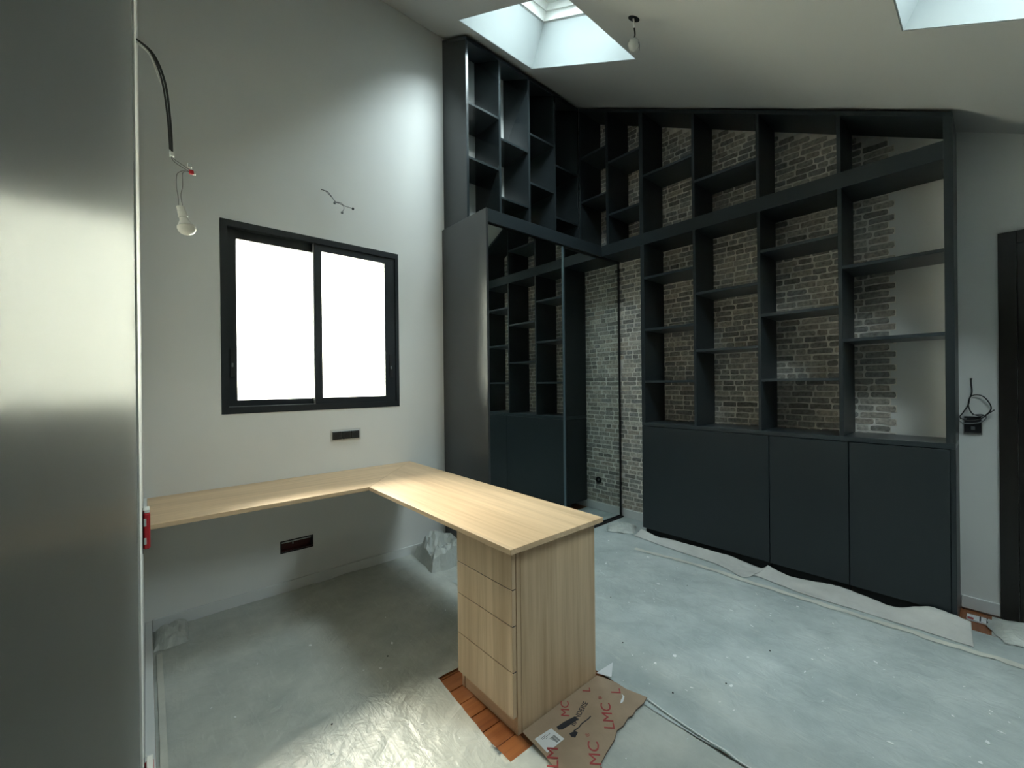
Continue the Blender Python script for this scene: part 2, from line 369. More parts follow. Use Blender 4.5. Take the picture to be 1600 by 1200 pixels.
# sliding window in the back wall
w1 = bpy.data.objects.new('window_1', None); COL.objects.link(w1); struct(w1); w1.location = (.933, YA, WN['z0'])
def wring(name, mat, x0, x1, z0, z1, l, r, b, t, ya, yb, parent=None):
    bm = bmesh.new(); slab(bm, [x0, x1], [z0, z1], [(x0 + l, x1 - r, z0 + b, z1 - t)], ya, yb, lambda u, v, w: (u, w, v))
    return mk(name, bm, mat, parent or w1)
x0, x1, z0, z1 = WN['x0'], WN['x1'], WN['z0'], WN['z1']
wring('window_frame', 'alu', x0 + .001, x1 - .001, z0 + .001, z1 - .001, .037, .026, .042, .040, YA - .004, YA + .09)
sl = wring('sash', 'alu', x0 + .030, .920, z0 + .036, z1 - .036, .060, .028, .048, .062, YA + .045, YA + .080)
sr_ = wring('sash', 'alu', .896, x1 - .018, z0 + .036, z1 - .014, .046, .094, .050, .076, YA + .006, YA + .042)
for nm, a, b_, yy, par in (('pane', .435, .897, YA + .062, sl), ('pane', .938, 1.410, YA + .024, sr_)):
    bm = bmesh.new(); box(bm, a, b_, yy, yy + .005, z0 + .075, z1 - .08); mk(nm, bm, 'glass', par)
bm = bmesh.new(); box(bm, .888, .896, YA + .012, YA + .044, z0 + .04, z1 - .04); mk('sash_seal', bm, 'alu2', sr_)
bm = bmesh.new(); box(bm, x0 + .04, .894, YA + .010, YA + .016, z0 + .041, z0 + .047); mk('track', bm, 'alu2', w1)
for hx, par, yy in ((.412, sl, YA + .045), (1.449, sr_, YA + .006)):
    h = mkbox('handle', 'shadow', par, hx - .012, hx + .012, yy - .006, yy, 1.43, 1.61)
    mkbox('latch', 'alu2', h, hx - .005, hx + .005, yy - .010, yy - .005, 1.495, 1.520)

# dark door in the brick wall's right end
door = bpy.data.objects.new('door_1', None); COL.objects.link(door); struct(door); door.location = (XB, -.45, 0)
for b in ((-.082, -.014, 0, 2.193), (-.93, -.862, 0, 2.193)): mkbox('door_jamb', 'door', door, XB - .022, XB - .001, b[0], b[1], b[2], b[3])
mkbox('door_head', 'door', door, XB - .022, XB - .001, -.862, -.082, 2.125, 2.193)
mkbox('door_leaf', 'door', door, XB - .014, XB - .002, -.860, -.084, .008, 2.123)
bm = bmesh.new(); tube(bm, [(XB - .014, -.79, 1.0), (XB - .06, -.79, 1.0), (XB - .06, -.77, 1.0), (XB - .06, -.67, 1.0)], .009, smooth=0); mk('door_handle', bm, 'metal', door, smooth=True)

# baseboards
def baseboard(name, *b): struct(mkbox(name, 'trim', None, *b, bev=.002))
baseboard('baseboard_back', .018, 1.922, YA - .014, YA - .0005, 0, .077)
baseboard('baseboard_left', XL + .0005, .016, YST + .02, YA - .016, 0, .077)
baseboard('baseboard_right', XB - .013, XB - .0005, -.012, .140, .012, .083)
baseboard('baseboard_niche', XB - .016, XB - .0005, 2.068, 2.500, .004, .085)

# ------------------------------------------------------------------ bricks on the right wall
BP = .0445
LEN = [.052, .070, .090, .112, .136, .162]
def brick_outline(L, H):
    j = lambda s: random.uniform(-s, s); h2, l2 = H / 2, L / 2; c = .0035 + abs(j(.0055))
    pts = [(-l2 + c, -h2 + j(.0022)), (0 + j(.2 * L), -h2 + j(.003)), (l2 - c, -h2 + j(.0022)), (l2 + j(.001), -h2 + c), (l2 + j(.0015), h2 - c),
           (l2 - c, h2 + j(.0022)), (0 + j(.2 * L), h2 + j(.003)), (-l2 + c, h2 + j(.0022)), (-l2 + j(.0015), h2 - c), (-l2 + j(.001), -h2 + c)]
    return pts
VAR = {}
for i, L in enumerate(LEN):
    for k in range(5):
        VAR[(i, k)] = (brick_outline(L - .0085, .0360), random.uniform(.0062, .0088))
def brick_into(bm, o, d, cy, czz):
    # faces the room (-x); o is the outline in (y, z)
    a = [bm.verts.new((XB - .0025, cy + u, czz + v)) for u, v in o]
    b = [bm.verts.new((XB - d, cy + u * (1 - .0016 / .03), czz + v * .93)) for u, v in o]
    n = len(o); bm.faces.new(b)
    for i in range(n): bm.faces.new((a[i], a[(i + 1) % n], b[(i + 1) % n], b[i]))
bricks = []
mort = bmesh.new()
k = 0; zc = .092 + BP / 2
while zc < 4.35:
    ys = .447 if k % 2 else .418
    y = ys; yend = 3.09 if zc > 2.67 else 2.64
    while y < yend - .03:
        i = random.choice((1, 2, 3, 3, 4, 4, 5)) if y > ys else random.choice((3, 4, 5))
        L = LEN[i]
        if y + L > yend: break
        cy = y + L / 2; y += L
        if zc + .03 > cz(cy) - .045: continue
        if zc < .99 and cy < 1.98: continue          # behind the base cabinets
        if 2.61 < zc < 2.665: continue                # behind the beam
        bricks.append((i, random.randrange(5), cy + random.uniform(-.001, .001), zc + random.uniform(-.0012, .0012)))
    top = YA if zc > 2.67 else 2.60
    if zc < 4.30:
        yl = ys + .001
        ymin = max(yl, YA - (4.33 - zc - .03) / SL) if zc > 2.9 else yl
        lo = max(ymin, 2.03) if zc < .99 else ymin
        if top - lo > .05: box(mort, XB - .0042, XB - .0004, lo, top, zc - BP / 2, zc + BP / 2)
    k += 1; zc += BP
mk('mortar_bed', mort, 'mortar', wall_right)
def px_area(b):
    i, v, y, z = b
    d = Vector((XB, y, z - CAMH)); return LEN[i] * XB / d.length ** 3
bricks.sort(key=px_area, reverse=True)
BM = {}
for key, (o, d) in VAR.items():
    bm = bmesh.new(); brick_into(bm, o, d, 0, 0); bmesh.ops.recalc_face_normals(bm, faces=bm.faces)
    bmesh.ops.translate(bm, verts=bm.verts, vec=(-XB, 0, 0))
    me = bpy.data.meshes.new('brick'); bm.to_mesh(me); bm.free(); me.materials.append(M['brick']); BM[key] = me
for i, v, y, z in bricks[:298]:
    o = bpy.data.objects.new('brick', BM[(i, v)]); COL.objects.link(o); o.parent = wall_right; o.location = (XB, y, z)
bm = bmesh.new()
for i, v, y, z in bricks[298:]: brick_into(bm, VAR[(i, v)][0], VAR[(i, v)][1], y, z)
bw = mk('brickwork', bm, 'brick', wall_right); bw['kind'] = 'stuff'

# parquet boards laid bare round the drawer unit and by the door
for gi, (xa, xb, ya, yb) in enumerate(((.86, 1.70, 1.06, 1.78), (3.30, 3.66, -.15, .30))):
    yy = ya; r = 0
    while yy < yb - .01:
        xx = xa - (.22 if r % 2 else 0)
        while xx < xb:
            p0, p1 = max(xx, xa), min(xx + .45, xb)
            if p1 - p0 > .03: mkbox('plank', 'parquet', floor, p0 + .0008, p1 - .0008, yy + .0008, yy + .0882, -.004, .004 + random.uniform(-.0004, .0004), bev=.001)
            xx += .45
        yy += .09; r += 1

# ------------------------------------------------------------------ wardrobe with sliding mirror doors
XF = 3.33; YU = 2.755; ZB0, ZB1 = 2.588, 2.688
wd = thing('wardrobe', 'tall black wardrobe with two sliding mirror doors beside the brick wall', 'wardrobe', (2.79, 2.80, 0))
YW = 2.485
mkbox('side_panel', 'blackside', wd, 1.925, 1.945, YW, YA - .001, .004, ZB1)
mkbox('top_panel', 'black', wd, 1.9455, 3.662, YW + .0205, YA - .001, ZB1 - .022, ZB1)
mkbox('fascia', 'blackedge', wd, 1.9455, XF - .0005, YW, YW + .02, ZB0, ZB1)
mkbox('floor_track', 'shadow', wd, 1.9455, 3.655, YW + .002, YW + .055, .004, .016)
mkbox('head_track', 'shadow', wd, 1.9455, 3.655, YW + .0205, YW + .06, ZB0 - .014, ZB1 - .023)
def mirror_door(xa, xb, y, sa, sb):
    d = mkbox('mirror_door', 'mirror', wd, xa + .001, xb - .001, y, y + .006, .026, ZB0 - .016, bev=0)
    d['label'] = 'full height mirror panel'
    mkbox('stile', 'steelblue', d, xa - .004, xa + .010, y - .008, y + .010, .018, ZB0 - .015) if sa else None
    mkbox('stile', 'steelblue' if sb == 1 else 'shadow', d, xb - .010, xb + .004, y - .008, y + .010, .018, ZB0 - .015)
    mkbox('rail', 'shadow', d, xa + .01, xb - .01, y - .004, y + .008, .018, .027)
mirror_door(1.950, 2.782, YW + .010, False, 1)
mirror_door(2.800, 3.645, YW + .030, True, 2)

# ------------------------------------------------------------------ bookcase over the wardrobe
def sloped(bm, a0, a1, ya, yb, zbot, gap, axis='x'):
    """upright panel from zbot to just under the sloping ceiling"""
    prism(bm, [(ya, zbot), (yb, zbot), (yb, cz(yb) - gap), (ya, cz(ya) - gap)], a0, a1, lambda u, v, w: (w, u, v))
GT = .052
ba = thing('bookcase', 'black open bookcase with staggered shelves standing on top of the wardrobe', 'bookcase', (2.64, 2.93, ZB1))
xs = [(1.946, 1.968), (2.283, 2.305), (2.625, 2.647), (2.963, 2.985), (3.308, 3.328)]
for n, (a, b) in enumerate(xs):
    bm = bmesh.new(); sloped(bm, a, b, YU, YA - .002, ZB1 + .001, GT)
    mk('side_panel' if n in (0, 4) else 'divider', bm, 'blackgloss', ba)
bm = bmesh.new()
prism(bm, [(YU, cz(YU) - GT + .0005), (YA - .002, cz(YA - .002) - GT + .0005), (YA - .002, cz(YA - .002) - GT + .028), (YU, cz(YU) - GT + .028)], 1.946, 3.328, lambda u, v, w: (w, u, v))
mk('top_panel', bm, 'black', ba)
for n, zz in enumerate(((3.628, 3.191), (3.463, 2.962), (3.637, 3.192), (3.463, 2.964))):
    for z in zz: mkbox('shelf', 'blackgloss', ba, xs[n][1] + .0005, xs[n + 1][0] - .0005, YU + .001, YA - .003, z - .010, z + .010)

# ------------------------------------------------------------------ bookcase along the brick wall
bb = thing('bookcase', 'tall black open bookcase with sloping top along the brick wall', 'bookcase', (3.50, 1.2, 1.016))
XK = XB - .0105
def yz(bm, pts, a0, a1): prism(bm, pts, a0, a1, lambda u, v, w: (w, u, v))
up_d = [(2.735, 2.755), (2.401, 2.429), (2.034, 2.071), (1.574, 1.595), (1.103, 1.123), (.634, .655)]
lo_d = [(2.032, 2.068), (1.572, 1.592), (1.101, 1.121), (.631, .653)]
for n, (a, b) in enumerate(up_d):
    bm = bmesh.new(); yz(bm, [(a, ZB1 + .0005), (b, ZB1 + .0005), (b, cz(b) - GT), (a, cz(a) - GT)], XF, XK)
    mk('divider', bm, 'black', bb)
for n, (a, b) in enumerate(lo_d): mkbox('divider', 'black', bb, XF, XK, a, b, 1.0165, ZB0 - .0005)
bm = bmesh.new(); yz(bm, [(.143, 1.0165), (.180, 1.0165), (.180, cz(.18) - GT), (.143, cz(.143) - GT)], XF, XK); mk('side_panel', bm, 'black', bb)
bm = bmesh.new(); yz(bm, [(.1805, ZB0), (YW - .001, ZB0), (YW - .001, ZB1), (.1805, ZB1)], XF, XK); mk('beam', bm, 'black', bb)
bm = bmesh.new(); yz(bm, [(.143, cz(.143) - GT + .0005), (2.753, cz(2.753) - GT + .0005), (2.753, cz(2.753) - GT + .028), (.143, cz(.143) - GT + .028)], XF, XK); mk('top_panel', bm, 'black', bb)
def bshelf(a, b, z): mkbox('shelf', 'blackedge', bb, XF + .001, XK - .001, a + .0005, b - .0005, z - .010, z + .010)
lows = [(lo_d[1][1], lo_d[0][0], (2.291, 1.834, 1.376)), (lo_d[2][1], lo_d[1][0], (2.076, 1.619)), (lo_d[3][1], lo_d[2][0], (2.299, 1.841, 1.378)), (.180, lo_d[3][0], (2.085, 1.623))]
for a, b, zz in lows:
    for z in zz: bshelf(a, b, z)
ups = [(up_d[1][1], up_d[0][0], (3.634, 3.189)), (up_d[2][1], up_d[1][0], (3.461, 2.964)), (up_d[3][1], up_d[2][0], (3.195,)), (up_d[4][1], up_d[3][0], (2.976,))]
for a, b, zz in ups:
    for z in zz: bshelf(a, b, z)

# base cabinets and their worktop
wt = mkbox('worktop', 'blackedge', None, XF, XK, .143, 2.068, .986, 1.016, bev=.002, at=(3.50, 1.1, .986))
tag(wt, 'long thin black worktop running over the three base cabinets', 'worktop')
for label, ya, yb, sp in (('widest black base cabinet, its end facing the mirror doors', 1.058, 2.068, 0), ('middle black base cabinet between the widest one and the end one', .609, 1.056, 0),
                          ('black base cabinet next to the white wall and the dark door', .143, .607, 1)):
    c = thing('base_cabinet', label, 'cabinet', (3.50, (ya + yb) / 2, 0))
    lo = ya + (.021 if sp else 0)
    mkbox('body', 'black', c, XF + .021, XK, ya + (.0215 if sp else .001), yb - .001, .085, .9845)
    mkbox('door', 'black', c, XF, XF + .019, lo + .0015, yb - .001, .082, .981)
    mkbox('plinth', 'shadow', c, XF + .05, XF + .068, lo + .002, yb - .002, .004, .084)
    if sp: mkbox('end_panel', 'black', c, XF, XK, .143, .1635, .004, .9855)

# ------------------------------------------------------------------ L-shaped oak desk and drawer unit
ZT = .757; TK = .022
dk = thing('desk', 'L-shaped light oak desk with one arm along the window wall', 'desk', (1.3, 2.2, ZT))
def plate(name, pts, mat):
    bm = bmesh.new(); prism(bm, pts, ZT - TK, ZT, lambda u, v, w: (u, v, w))
    es = [e for e in bm.edges]; bmesh.ops.bevel(bm, geom=es, offset=.0012, segments=1, affect='EDGES'); return mk(name, bm, mat, dk)
plate('desktop_arm', [(.001, 2.487), (1.0125, 2.487), (1.599, YA - .002), (.001, YA - .002)], 'oakx')
plate('desktop_return', [(1.0135, 2.4865), (1.0135, 1.181), (1.572, 1.181), (1.600, YA - .002)], 'oaky')
mkbox('caulk_line', 'trim', dk, XL + .0005, .0005, 2.487, YA - .002, ZT - .012, ZT + .002, bev=.001)
dr = thing('drawer_unit', 'light oak four-drawer pedestal under the free end of the desk', 'drawer unit', (1.31, 1.41, .0045))
XD = 1.053; DY0, DY1 = 1.222, 1.600
mkbox('side_panel', 'oakz', dr, XD + .045, 1.560, DY0, DY0 + .019, .005, ZT - TK - .001)
mkbox('carcass', 'shadow', dr, XD + .034, 1.541, DY0 + .0195, DY1 - .0195, .075, ZT - TK - .001)
mkbox('side_panel', 'oakz', dr, XD + .021, 1.560, DY1 - .019, DY1, .005, ZT - TK - .001)
mkbox('side_panel', 'oakz', dr, XD + .0235, XD + .0445, DY0 + .001, DY0 + .019, .005, ZT - TK - .001)
mkbox('back_panel', 'oakz', dr, 1.5415, 1.560, DY0 + .0195, DY1 - .0195, .005, ZT - TK - .001)
mkbox('plinth', 'oaky', dr, XD + .024, XD + .040, DY0 + .0195, DY1 - .0195, .005, .0745)
zs = [.082, .2595, .4375, .5785, .7335]
for b in zs[1:4]: mkbox('gap_shade', 'shadow', dr, XD + .0035, XD + .019, DY0 + .002, DY1 - .002, b - .0044, b - .0001, bev=0)  # dark strips laid in the gaps as painted shadow lines
for a, b in zip(zs[:-1], zs[1:]):
    mkbox('drawer_front', 'oakz', dr, XD, XD + .0195, DY0 + .001, DY1 - .001, a, b - .0045, bev=.0008)

# ------------------------------------------------------------------ protective sheets on the floor
def sheet(name, mat, label, cat, xs_, ys_, zfun, keep=lambda x, y: True, warp=lambda x, y: (x, y), th=0):
    bm = bmesh.new(); V = {}
    def vert(i, j):
        if (i, j) not in V:
            x, y = warp(xs_[i], ys_[j]); V[(i, j)] = bm.verts.new((x, y, zfun(x, y)))
        return V[(i, j)]
    for i in range(len(xs_) - 1):
        for j in range(len(ys_) - 1):
            if keep((xs_[i] + xs_[i + 1]) / 2, (ys_[j] + ys_[j + 1]) / 2):
                bm.faces.new((vert(i, j), vert(i + 1, j), vert(i + 1, j + 1), vert(i, j + 1)))
    o = mk(name, bm, mat, None, smooth=True)
    if label: tag(o, label, cat)
    return o
def lin(a, b, st):
    n = max(1, round((b - a) / st)); return [a + (b - a) * i / n for i in range(n + 1)]
def crumple(x, y, amp, s=5.0, rot=.5):
    u = x * math.cos(rot) + y * math.sin(rot); v = -x * math.sin(rot) + y * math.cos(rot)
    a = abs(noise.noise((u * s * .35, v * s * 1.6, 1.3))); b = abs(noise.noise((x * s * 1.4 + 7, y * s * 1.4, 4.1))); c = noise.noise((u * 1.1, v * 1.6, 9.0))
    q_ = math.hypot(max(0, abs(x - 1.35) - .30), max(0, abs(y - 1.05) - .22)); amp *= .25 + .75 * min(1, q_ / .15)
    return amp * (max(0, .22 - a) * 2.0 + max(0, .16 - b) * 1.3 + .35 * (c + 1))
CUT = (1.0, 1.60, 1.155, 1.705)
def keepL(x, y): return not (CUT[0] < x < CUT[1] and CUT[2] < y < CUT[3]) and (x < 1.585 or y > 2.44)
def warpL(x, y):
    if abs(x - CUT[0]) < 1e-6 and CUT[2] - .01 < y < CUT[3] + .01: return (.968 + (y - 1.149) * .078, y)
    return x, y
xl = lin(.0175, 1.0, .02) + lin(1.0, 1.585, .02)[1:] + lin(1.585, 1.92, .02)[1:]; yl = lin(-1.6, 1.155, .03) + lin(1.155, 1.705, .02)[1:] + lin(1.705, 3.084, .02)[1:]
sheet('floor_film', 'film', 'grey plastic film taped over the floor under the desk', 'floor film', xl, yl, lambda x, y: .0062 + crumple(x, y, .009), keepL, warpL)
xr = lin(1.578, 3.075, .02); yr = lin(-1.6, 2.472, .025)
def keepR(x, y): return not (x < 1.60 and CUT[2] < y < CUT[3])
sheet('floor_film', 'film2', 'pale plastic film covering the open floor in front of the base cabinets', 'floor film', xr, yr, lambda x, y: .0085 + crumple(x, y, .015, rot=-.55), keepR)
xe = lin(3.045, 3.375, .02); ye = lin(-1.2, 2.478, .025)
sheet('floor_film', 'film2', 'dull plastic film strip reaching under the base cabinet plinths', 'floor film', xe, ye, lambda x, y: .0058 + .4 * crumple(x, y, .008), lambda x, y: True)
sheet('floor_film', 'film3', 'dull plastic film on the floor in front of the dark door', 'floor film', lin(3.377, 3.645, .02), lin(-1.2, .02, .025), lambda x, y: .0058 + .4 * crumple(x, y, .012))
# niche floor film
xn = lin(3.374, 3.655, .02); yn = lin(2.075, 2.478, .02)
sheet('floor_film', 'film2', 'scrap of plastic film on the floor of the brick niche', 'floor film', xn, yn, lambda x, y: .0055 + .5 * crumple(x, y, .010, 7))
# tape along the edge of the pale film
def ribbon(name, mat, label, cat, left, right, zf, n=10, m=4):
    L = spline([(a, b, 0) for a, b in left], n); Rr = spline([(a, b, 0) for a, b in right], n)
    bm = bmesh.new(); rows = []
    for a, b in zip(L, Rr): rows.append([bm.verts.new((a.x + (b.x - a.x) * t / m, a.y + (b.y - a.y) * t / m, zf(a.x + (b.x - a.x) * t / m, a.y + (b.y - a.y) * t / m, t / m))) for t in range(m + 1)])
    for i in range(len(rows) - 1):
        for t in range(m): bm.faces.new((rows[i][t], rows[i + 1][t], rows[i + 1][t + 1], rows[i][t + 1]))
    return tag(mk(name, bm, mat, None, smooth=True), label, cat)
tp = [(2.965, 1.93), (3.02, 1.55), (3.035, 1.18), (3.045, .80), (3.05, .40), (3.06, .05), (3.075, -.4), (3.08, -.9)]
ribbon('tape_strip', 'tape', 'pale tape along the edge of the film before the base cabinets', 'tape', tp, [(a + .045, b + random.uniform(-.01, .01)) for a, b in tp], lambda x, y, t: .0125 + crumple(x, y, .015, rot=-.55))
tp = [(.052, 2.80), (.052, 2.3), (.05, 1.9), (.05, 1.4)]
ribbon('tape_strip', 'tape', 'narrow tape along the film edge by the left baseboard', 'tape', [(a - .022, b) for a, b in tp], tp, lambda x, y, t: .0150 + .002 * t)
# white tear line where the two films meet
bm = bmesh.new()
tube(bm, [(x_ - .004, y_, .0145 + crumple(x_, y_, .015, rot=-.55)) for x_, y_ in ((1.612, .985), (1.604, .90), (1.60, .86), (1.592, .78), (1.590, .72), (1.586, .65), (1.584, .60), (1.582, .50), (1.581, .42))], .0030, 6)
tag(mk('film_thread', bm, 'flake', None, smooth=True), 'thin white thread lying on the film beside the cardboard', 'thread')

# white felt strip curling up against the plinths
UPP = [(2.075, .070), (1.98, .050), (1.90, .040), (1.783, .050), (1.516, .053), (1.346, .055), (1.24, .045), (1.12, .032), (1.075, .050), (1.055, .062), (.938, .034), (.80, .046), (.662, .060), (.52, .046), (.40, .034), (.30, .075), (.243, .094), (.16, .086), (.092, .074)]
LOW = [(3.262, 2.12), (3.245, 1.98), (3.235, 1.90), (3.220, 1.76), (3.205, 1.50), (3.195, 1.37), (3.15, 1.25), (3.112, 1.17), (3.15, 1.13), (3.20, 1.10), (3.175, .94), (3.15, .80), (3.155, .66), (3.16, .54), (3.157, .44), (3.160, .31), (3.160, .22), (3.155, .14), (3.152, .078)]
bm = bmesh.new(); rows = []
A = spline([(3.312, y, z) for y, z in UPP], 9); B = spline([(x, y, .012) for x, y in LOW], 9)
for a, b in zip(A, B):
    row = []
    for t in range(13):
        f = t / 12; p = b.lerp(a, f); bend = (1 - f) ** 1.0
        zz = b.z + (a.z - b.z) * f ** 1.7 + .010 * noise.noise((p.x * 14, p.y * 9, 2)) * math.sin(math.pi * f) + .005 * abs(noise.noise((p.x * 30, p.y * 22, 5))) + .010 * math.sin(math.pi * f) * abs(noise.noise((p.y * 4, 3, 1)))
        row.append(bm.verts.new((p.x, p.y, max(zz, .0125 + .003 * f))))
    rows.append(row)
for i in range(len(rows) - 1):
    for t in range(12): bm.faces.new((rows[i][t], rows[i + 1][t], rows[i + 1][t + 1], rows[i][t + 1]))
o = tag(mk('felt_strip', bm, 'felt', None, smooth=True), 'long white felt strip curling up against the base cabinets', 'felt strip')
md = o.modifiers.new('thickness', 'SOLIDIFY'); md.thickness = .0015; md.offset = 1

# crumpled pieces of film
def lump(name, label, cat, mat, cx, cy, rx, ry, h, seed, rotz=0.0, z0=.012, flat=2.2, n=13):
    bm = bmesh.new(); V = []
    for i in range(n + 1):
        row = []
        for j in range(n + 1):
            u, v = 2 * i / n - 1, 2 * j / n - 1
            e = max(0, 1 - abs(u) ** flat) ** .55 * max(0, 1 - abs(v) ** flat) ** .55
            k1 = noise.noise((u * 1.7 + seed, v * 1.7, seed)); k2 = abs(noise.noise((u * 2.2 + seed, v * 2.2, seed + 3))); k3 = 0
            zz = z0 + h * e * (.85 + .45 * k1 - .5 * k2 - .18 * k3)
            wob = 1 + .14 * noise.noise((u * 2, v * 2, seed + 8))
            px, py = u * rx * wob, v * ry * wob
            row.append(bm.verts.new((cx + px * math.cos(rotz) - py * math.sin(rotz), cy + px * math.sin(rotz) + py * math.cos(rotz), max(zz, z0))))
        V.append(row)
    for i in range(n):
        for j in range(n): bm.faces.new((V[i][j], V[i + 1][j], V[i + 1][j + 1], V[i][j + 1]))
    return tag(mk(name, bm, mat, None, smooth=False), label, cat)
lump('film_bundle', 'crumpled grey plastic bundle on the floor beside the wardrobe', 'plastic bundle', 'film3', 1.725, 2.84, .155, .195, .20, 2.0, rotz=-.15, flat=5)
lump('film_bundle', 'folded flap of film in the corner under the desk by the left wall', 'plastic bundle', 'film', .095, 2.955, .072, .115, .055, 5.0, rotz=-.05, flat=6)
lump('film_bundle', 'crumpled translucent film lying in front of the brick niche', 'plastic bundle', 'film3', 3.33, 2.295, .115, .125, .055, 9.0, rotz=.5)
lump('film_bundle', 'crumpled grey film heaped at the foot of the dark door', 'plastic bundle', 'film3', 3.50, -.16, .13, .19, .07, 12.0, rotz=.35, z0=.012)

# white corner of paper behind the drawer unit
bm = bmesh.new(); prism(bm, [(1.570, 1.228), (1.668, 1.205), (1.595, 1.16)], .020, .0215, lambda u, v, w: (u, v, w + (u - 1.57) * .18))
tag(mk('paper_scrap', bm, 'label', None), 'white triangular paper scrap at the back corner of the drawer unit', 'paper scrap')
# small printed packet by the door
bm = bmesh.new(); box(bm, 3.50, 3.575, .015, .115, .006, .016, .001)
pk = tag(mk('packet', bm, 'label', None), 'small white printed packet on the floor below the baseboard', 'packet')
mkbox('packet_stripe', 'redink', pk, 3.5005, 3.530, .088, .112, .0161, .0168, bev=0)
mkbox('packet_stripe', 'ink', pk, 3.503, 3.572, .060, .066, .0161, .0168, bev=0)
mkbox('packet_stripe', 'ink', pk, 3.503, 3.572, .034, .040, .0161, .0168, bev=0)

# flakes of plaster and crumbs over the films
bm = bmesh.new(); rnd = random.Random(3)
for n in range(460):
    x, y = rnd.uniform(.15, 3.0), rnd.uniform(-.9, 2.4)
    if .95 < x < 1.63 and .9 < y < 1.75: continue
    if x < 1.5 and rnd.random() < .5: continue
    zz = (.0095 + crumple(x, y, .015, rot=-.55)) if x > 1.58 else (.0070 + crumple(x, y, .009))
    s = rnd.choice((.002, .003, .004, .005, .007, .012)); a = rnd.uniform(0, 6.3); el = rnd.uniform(.25, .9)
    pts = [(x + s * rnd.uniform(.6, 1.2) * (math.cos(t) * math.cos(a) - el * math.sin(t) * math.sin(a)), y + s * rnd.uniform(.6, 1.2) * (math.cos(t) * math.sin(a) + el * math.sin(t) * math.cos(a))) for t in (0, 1.2, 2.4, 3.6, 4.9)]
    prism(bm, pts, zz, zz + .0015, lambda u, v, w: (u, v, w))
fl = tag(mk('plaster_flakes', bm, 'flake', None), 'scattered white plaster flakes on the floor film', 'plaster flakes', kind='stuff')
bm = bmesh.new()
for x, y in ((1.86, 1.28), (2.2, 1.6), (1.72, .93), (2.35, .75), (.9, 2.0), (.55, 1.75), (2.7, 1.35), (1.95, .8)):
    lathe(bm, [(.001, 0), (.004, .001), (.003, .004), (.0005, .005)], (x, y, .017), (0, 0, 1), 7)
tag(mk('dark_crumbs', bm, 'dirt', None), 'few dark crumbs scattered on the floor film', 'crumbs', kind='stuff')

# ------------------------------------------------------------------ cardboard with red print
CZ = .0190
cb_pts = [(1.092, 1.214), (1.30, 1.217), (1.561, 1.219), (1.575, 1.19), (1.590, 1.13), (1.589, 1.078), (1.603, 1.03), (1.613, .992), (1.575, .983), (1.515, .984), (1.485, .977), (1.458, .982), (1.41, .972), (1.371, .975), (1.33, .957), (1.298, .950), (1.254, .941), (1.20, .927), (1.16, .90), (1.10, .86), (1.06, .87), (1.066, .98), (1.073, 1.036), (1.082, 1.08), (1.086, 1.125)]
bm = bmesh.new(); prism(bm, cb_pts, CZ - .0035, CZ, lambda u, v, w: (u, v, w + .010 * max(0, (1.12 - u)) * 6 * (1 if v > 1.0 else .4)))
cbd = tag(mk('cardboard_sheet', bm, 'card', None), 'torn brown cardboard sheet with red lettering at the foot of the drawers', 'cardboard')
bm = bmesh.new()
edge = [(1.613, .992), (1.575, .983), (1.515, .984), (1.485, .977), (1.458, .982), (1.41, .972), (1.371, .975), (1.33, .957), (1.298, .950), (1.254, .941), (1.20, .927)]
tube(bm, [(a, b, CZ - .002) for a, b in edge], .0022, 5, 2)
mk('torn_edge', bm, 'cardedge', cbd)
def ctop(u, v): return CZ + .010 * max(0, (1.12 - u)) * 6 * (1 if v > 1.0 else .4)
def text(name, body, mat, parent, loc, rot, size, sx=1.0, thick=.0004, bold=0.0):
    cu = bpy.data.curves.new(name, 'FONT'); cu.body = body; cu.size = size; cu.extrude = thick; cu.offset = bold; cu.resolution_u = 3
    t = bpy.data.objects.new(name, cu); COL.objects.link(t)
    dg = bpy.context.evaluated_depsgraph_get(); me = bpy.data.meshes.new_from_object(t.evaluated_get(dg))
    bpy.data.objects.remove(t); me.materials.clear(); me.materials.append(M[mat])
    o = bpy.data.objects.new(name, me); COL.objects.link(o); o.parent = parent; o.location = Vector(loc) - origin(parent); o.rotation_euler = rot; o.scale = (sx, 1, 1)
    return o
A45 = R(44); ux, uy = math.cos(A45), math.sin(A45)
def lmc(body, x, y, size=.060, reg=True, sx=1.18):
    text('red_lettering', body, 'redink', cbd, (x, y, ctop(x, y) + .0006), (0, 0, A45), size, sx)
    if reg:
        wd_ = {'LMC': .158, 'MC': .118}.get(body, .05)
        text('registered_mark', '\u00ae', 'redink', cbd, (x + ux * wd_ - uy * .03, y + uy * wd_ + ux * .03, ctop(x, y) + .0006), (0, 0, A45), .022)
lmc('LMC', 1.367, .980)
lmc('LMC', 1.176, .895)
lmc('LM', 1.078, 1.012, reg=False)
lmc('L', 1.545, 1.075, reg=False)
lmc('MC', 1.283, 1.140, size=.05, reg=False)
lmc('L', 1.455, 1.170, size=.05, reg=False)
text('handwriting', 'BANDERIE', 'ink', cbd, (1.262, 1.096, ctop(1.3, 1.1) + .0006), (0, 0, R(17)), .030, 1.05)
bm = bmesh.new(); prism(bm, [(1.208, 1.142), (1.25, 1.139), (1.303, 1.128), (1.300, 1.110), (1.255, 1.113), (1.216, 1.118), (1.203, 1.128)], CZ + .0004, CZ + .0009, lambda u, v, w: (u, v, w)); mk('marker_blot', bm, 'ink', cbd)
bm = bmesh.new(); prism(bm, [(1.222, 1.088), (1.247, 1.081), (1.25, 1.068), (1.235, 1.064), (1.224, 1.060), (1.216, 1.074)], CZ + .0004, CZ + .0009, lambda u, v, w: (u, v, w)); mk('marker_blot', bm, 'ink', cbd)
